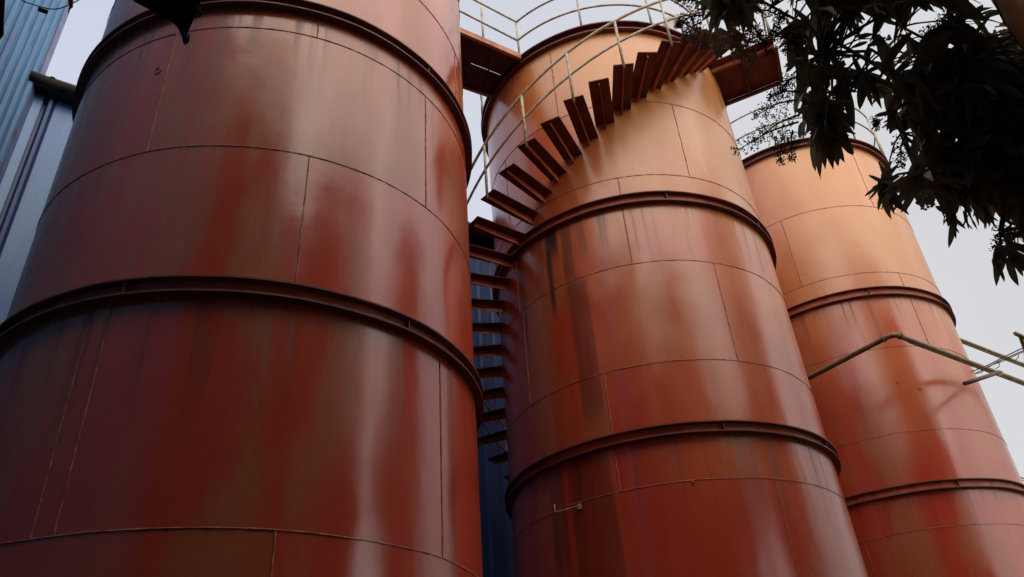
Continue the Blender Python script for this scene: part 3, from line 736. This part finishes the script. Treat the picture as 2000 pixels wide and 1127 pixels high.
SPRAYS = [((1721, 357), [(1696, 342), (1689, 383), (1697, 390), (1715, 413), (1742, 430), (1747, 419), (1716, 315), (1743, 314), (1755, 320), (1758, 343), (1761, 411), (1775, 419)], (1790, 335)),
    ((1790, 345), [(1805, 411), (1799, 292), (1769, 415), (1760, 372), (1812, 395), (1825, 372), (1780, 300)], (1830, 330)),
    ((1858, 418), [(1827, 402), (1844, 393), (1853, 484), (1867, 466), (1873, 455), (1886, 447), (1842, 440)], (1872, 380)),
    ((1886, 420), [(1911, 452), (1900, 448), (1880, 447)], (1890, 375)), ((1925, 418), [(1923, 447), (1945, 446), (1934, 440), (1950, 432)], (1920, 370)), ((1965, 415), [(1991, 444), (1975, 443), (1960, 440), (1998, 430)], (1960, 370)),
    ((1956, 486), [(1946, 559), (1962, 551), (1938, 484), (1950, 540)], (1956, 430)), ((1972, 495), [(1990, 559), (1998, 540), (1984, 520), (2004, 500)], (1958, 440)), ((1992, 455), [(1972, 480), (1985, 492), (2020, 470), (1975, 462)], (2010, 430)),
    ((1606, 230), [(1603, 351), (1596, 300), (1637, 325), (1628, 332), (1650, 318), (1667, 304), (1672, 262), (1656, 212), (1645, 285), (1575, 260), (1585, 290), (1550, 216), (1661, 195), (1612, 330)], (1620, 150)),
    ((1630, 215), [(1660, 292), (1668, 300), (1640, 300), (1652, 240), (1618, 310), (1668, 240)], (1625, 150)),
    ((1692, 156), [(1679, 214), (1683, 200), (1704, 208), (1722, 212), (1715, 190), (1668, 180)], (1700, 100)), ((1748, 220), [(1707, 227), (1732, 256), (1745, 252), (1725, 240), (1738, 262), (1765, 258)], (1780, 200)),
    ((1575, 42), [(1514, 71), (1521, 80), (1530, 60), (1567, 90), (1606, 67), (1590, 20), (1548, 15)], (1640, 20)), ((1567, 124), [(1530, 131), (1546, 149), (1535, 142), (1590, 160), (1552, 118), (1600, 130)], (1640, 100)),
    ((1615, 100), [(1580, 130), (1590, 150), (1640, 140), (1600, 75), (1635, 118), (1575, 105)], (1680, 60)), ((1655, 30), [(1620, 60), (1640, 85), (1610, 20), (1690, 40), (1665, 70)], (1700, -20)), ((1700, 80), [(1660, 95), (1690, 125), (1720, 110), (1668, 70), (1735, 85)], (1740, 20)),
    ((1585, 185), [(1558, 230), (1548, 205), (1572, 250), (1605, 235), (1560, 180)], (1620, 120)), ((1640, 165), [(1612, 200), (1650, 205), (1675, 180), (1628, 195), (1672, 160)], (1680, 110)),
    ((1412, 8), [(1362, 20), (1370, 42), (1385, 68), (1355, 5), (1402, 62), (1425, 70), (1448, 60), (1440, 45), (1395, 50), (1380, 30)], (1450, -60)), ((1450, 2), [(1478, 46), (1492, 28), (1465, 62), (1452, 66), (1436, 55), (1500, 10), (1480, 20)], (1480, -60)),
    ((1430, -5), [(1410, 40), (1440, 50), (1390, 20), (1460, 40), (1420, 55)], (1460, -60))]
spray_stems = []
for (c_, tips_, st_) in SPRAYS:
    D = rnd.uniform(6.0, 6.8); b0 = at_d(c_[0], c_[1], D)
    for rep_ in range(2):
        for (tx, ty) in tips_:
            if rep_ and rnd.random() < .68: continue
            k = 1 if not rep_ else rnd.uniform(.6, .85); jx, jy = (0, 0) if not rep_ else (rnd.uniform(-10, 10), rnd.uniform(-10, 6))
            e = at_d(c_[0] + (tx - c_[0]) * k + jx, c_[1] + (ty - c_[1]) * k + jy, D + rnd.uniform(-.12, .12)); b = b0 + Vector((rnd.gauss(0, .015), rnd.gauss(0, .03), rnd.gauss(0, .015)))
            L = (e - b).length; leafbt(b, e, min(.046, L * rnd.uniform(.105, .145)), rnd.random() * .5)
    spray_stems.append((b0, at_d(st_[0], st_[1], D + .3)))
me = bpy.data.meshes.new('crown'); off = parent_loc(tree)
me.from_pydata([tuple(W(p) - off) for p in LV], [], LF); me.materials.append(M['leaf']); me.polygons.foreach_set('use_smooth', [True] * len(LF))
at = me.attributes.new('tint', 'FLOAT', 'FACE'); at.data.foreach_set('value', LT); me.update()
co = bpy.data.objects.new('crown', me); COL.objects.link(co); co.parent = tree
# trunk and limbs
base = Vector((8.1, 7.6, GZ - .05)); fork = Vector((7.95, 7.4, 4.7))
mb = MB(); pts = [base, base + up * .4, Vector((8.15, 7.55, .5)), Vector((7.95, 7.5, 2.8)), fork]
pts = smooth_pts(pts, 4); mb.tube(pts, [.34 - .16 * i / (len(pts) - 1) + (.12 if i < 2 else 0) for i in range(len(pts))], 12); mb.build('trunk', M['bark'], tree)
nodes = []
targets = [at_d(1440, -25, 7.), at_d(1600, 120, 7.), at_d(1760, 260, 7.2), at_d(1900, 330, 7.4), at_d(1980, 420, 7.), at_d(1700, 20, 8.0), at_d(1850, 100, 8.5), Vector((6, 6, 9)), Vector((9.3, 7.5, 9)), Vector((7.8, 8.5, 8.5))]
for T in targets:
    mid = fork.lerp(T, .5) + Vector((rnd.uniform(-.3, .3), rnd.uniform(-.3, .3), rnd.uniform(.2, .6)))
    pts = smooth_pts([fork - up * .1, fork.lerp(mid, .5) + up * .2, mid, mid.lerp(T, .55) + Vector((rnd.uniform(-.15, .15), 0, rnd.uniform(-.1, .15))), T], 5)
    k_ = len(pts); mb = MB(); mb.tube(pts, [.045 * (1 - i / k_) ** 1.3 + .008 for i in range(k_)], 7); mb.build('limb', M['bark'], tree)
    nodes += [(p, .1 * (1 - i / k_) + .012) for i, p in enumerate(pts) if i > k_ * .35]
mb = MB()
for (c, n) in ros:
    p, r_ = min(nodes, key=lambda q: (q[0] - c).length)
    L = (p - c).length
    if L > .75: continue
    mdl = p.lerp(c, .5) + up * (.12 * L) + Vector((rnd.uniform(-.1, .1), rnd.uniform(-.1, .1), 0)) * L
    mb.tube([p, p.lerp(mdl, .6), mdl.lerp(c, .3), c], [.010, .008, .006, .004], 5, False)
for (a_, b_) in spray_stems:
    q_ = min(nodes, key=lambda q: (q[0] - b_).length)[0]; mb.tube([q_, q_.lerp(b_, .5) + up * .05, b_], [.014, .013, .012], 5, False); mb.tube([b_, b_.lerp(a_, .5) + up * .03, a_], [.012, .009, .006], 5, False)
tag(mb.build('twigs', M['twig'], tree), kind='stuff')
# flower panicles
def panicle(c, d, L, mat, n=26, dots=.010):
    mb = MB(); d = d.normalized(); tip = c + d * L
    pts = smooth_pts([c, c.lerp(tip, .4) + Vector((0, 0, .02)), c.lerp(tip, .75) - up * .01, tip - up * .03], 4)
    mb.tube(pts, [.006 * (1 - i / len(pts)) + .0018 for i in range(len(pts))], 4, False)
    for i in range(n):
        q = .12 + .88 * i / n; b = pts[int(q * (len(pts) - 1))]; s = d.orthogonal().normalized(); s.rotate(Matrix.Rotation(2.4 * i, 3, d))
        ln = L * .30 * (1.1 - q) * rnd.uniform(.6, 1.2) + .02; e = b + (s + d * .5).normalized() * ln
        mb.tube([b, e], .0018, 3, False)
        for j in range(5):
            f = b.lerp(e, rnd.uniform(.35, 1.05)) + Vector((rnd.gauss(0, .010), rnd.gauss(0, .010), rnd.gauss(0, .010))); r_ = dots * rnd.uniform(.5, 1.1)
            vs = [f + Vector(v_) * r_ for v_ in ((1, 0, 0), (-1, 0, 0), (0, 1, 0), (0, -1, 0), (0, 0, 1), (0, 0, -1))]
            mb.add(vs, [(0, 2, 4), (2, 1, 4), (1, 3, 4), (3, 0, 4), (2, 0, 5), (1, 2, 5), (3, 1, 5), (0, 3, 5)])
    mb.build('flower_panicle', mat, tree)
def pan(x0, y0, x1, y1, D, mat, **k):
    a_ = at_d(x0, y0, D); b_ = at_d(x1, y1, D + rnd.uniform(-.25, .25)); panicle(a_, b_ - a_, (b_ - a_).length, mat, **k)
for (x0, y0, x1, y1) in ((1558, 225, 1470, 272), (1560, 238, 1430, 292), (1556, 195, 1470, 222), (1562, 180, 1500, 185), (1548, 255, 1545, 308), (1530, 262, 1522, 312), (1560, 150, 1520, 170), (1380, 10, 1322, -5), (1375, 30, 1322, 42), (1370, 45, 1340, 62),
                         (1470, 50, 1500, 100), (1460, 60, 1490, 78), (1560, 90, 1500, 60), (1540, 20, 1510, 60), (1570, 70, 1530, 95), (1480, 20, 1530, 30), (1650, 60, 1620, 90), (1800, 80, 1830, 52), (1765, 270, 1757, 320), (1720, 235, 1708, 243), (1975, 440, 1942, 480), (1840, 60, 1850, 30)):
    pan(x0, y0, x1, y1, rnd.uniform(6., 6.5), M['twig'], n=34, dots=.0078)
for (x0, y0, x1, y1) in ((1400, 62, 1395, 100), (1412, 64, 1405, 96), (1425, 62, 1440, 100), (1385, 60, 1372, 92), (1440, 66, 1462, 120), (1450, 70, 1466, 118), (1438, 60, 1442, 108), (1365, 60, 1350, 78)):
    pan(x0, y0, x1, y1, rnd.uniform(5.9, 6.1), M['panicle'], n=24, dots=.013)
for (x0, y0, x1, y1) in ((1820, 400, 1800, 385),):
    pan(x0, y0, x1, y1, rnd.uniform(5.8, 6.1), M['panicle'], n=26, dots=.013)

# ---------------------------------------------------------------- ground
mb = MB(); S_ = 900; n = 40; vs = []
for j in range(n + 1):
    for i in range(n + 1):
        x, y = (i / n * 2 - 1), (j / n * 2 - 1); x = x * abs(x) * S_; y = y * abs(y) * S_
        vs.append((x, y, GZ + .03 * mnoise.noise(Vector((x * .1, y * .1, 0)))))
mb.add(vs, [(j * (n + 1) + i, j * (n + 1) + i + 1, (j + 1) * (n + 1) + i + 1, (j + 1) * (n + 1) + i) for j in range(n) for i in range(n)], True)
g_ = mb.build('ground', M['ground']); tag(g_, kind='structure')

# ---------------------------------------------------------------- light
SUN_AZ, SUN_EL = 154., 50.          # compass style: from +Y clockwise
sd = Vector((sin(rad(SUN_AZ)) * cos(rad(SUN_EL)), cos(rad(SUN_AZ)) * cos(rad(SUN_EL)), sin(rad(SUN_EL))))
sl = bpy.data.lights.new('sun', 'SUN'); so = bpy.data.objects.new('sun', sl); COL.objects.link(so)
sl.energy = 1.2; sl.angle = rad(75); sl.color = (1., .84, .66)
so.rotation_euler = sd.to_track_quat('Z', 'Y').to_euler(); so.location = (0, 0, 60)
w = bpy.data.worlds.new('World'); scene.world = w; w.use_nodes = True
N = w.node_tree.nodes; Lk = w.node_tree.links; bg = N['Background']
sky = N.new('ShaderNodeTexSky'); sky.sky_type = 'NISHITA'; sky.sun_disc = False; sky.sun_elevation = rad(SUN_EL); sky.sun_rotation = rad(SUN_AZ)
sky.dust_density = 5; sky.air_density = 1.2
tc = N.new('ShaderNodeTexCoord'); nm = N.new('ShaderNodeVectorMath'); nm.operation = 'NORMALIZE'; Lk.new(tc.outputs['Generated'], nm.inputs[0])
dt = N.new('ShaderNodeVectorMath'); dt.operation = 'DOT_PRODUCT'; Lk.new(nm.outputs[0], dt.inputs[0]); dt.inputs[1].default_value = sd
def mr(v, a, b, c, d, sm=True):
    n = N.new('ShaderNodeMapRange'); n.interpolation_type = 'SMOOTHSTEP' if sm else 'LINEAR'; Lk.new(v, n.inputs[0])
    for i, q in enumerate((a, b, c, d)): n.inputs[i + 1].default_value = q
    return n.outputs[0]
spx = N.new('ShaderNodeSeparateXYZ'); Lk.new(nm.outputs[0], spx.inputs[0])
cn = N.new('ShaderNodeTexNoise'); cn.inputs['Scale'].default_value = 2.2; cn.inputs['Detail'].default_value = 5; Lk.new(nm.outputs[0], cn.inputs['Vector'])
cloud = N.new('ShaderNodeMix'); cloud.data_type = 'RGBA'
Lk.new(mr(spx.outputs[0], -.45, .5, 0, 1), cloud.inputs[0])
cloud.inputs[6].default_value = (.575, .61, .745, 1); cloud.inputs[7].default_value = (.63, .635, .65, 1)
glow = N.new('ShaderNodeMix'); glow.data_type = 'RGBA'; Lk.new(mr(dt.outputs['Value'], .32, .66, 0, 1), glow.inputs[0])
Lk.new(cloud.outputs[2], glow.inputs[6]); glow.inputs[7].default_value = (1.55, 1.43, 1.36, 1)
skm = N.new('ShaderNodeVectorMath'); skm.operation = 'SCALE'; Lk.new(sky.outputs[0], skm.inputs[0]); skm.inputs['Scale'].default_value = .006
ad = N.new('ShaderNodeVectorMath'); ad.operation = 'ADD'; Lk.new(glow.outputs[2], ad.inputs[0]); Lk.new(skm.outputs[0], ad.inputs[1])
sc10 = N.new('ShaderNodeVectorMath'); sc10.operation = 'SCALE'; Lk.new(ad.outputs[0], sc10.inputs[0]); Lk.new(mr(cn.outputs[0], .3, .7, 9.6, 10.5), sc10.inputs['Scale'])
Lk.new(sc10.outputs[0], bg.inputs['Color']); bg.inputs['Strength'].default_value = .1
scene.view_settings.view_transform = 'Standard'; scene.view_settings.look = 'None'; scene.view_settings.exposure = .08; scene.view_settings.gamma = 1
scene.cycles.max_bounces = 6
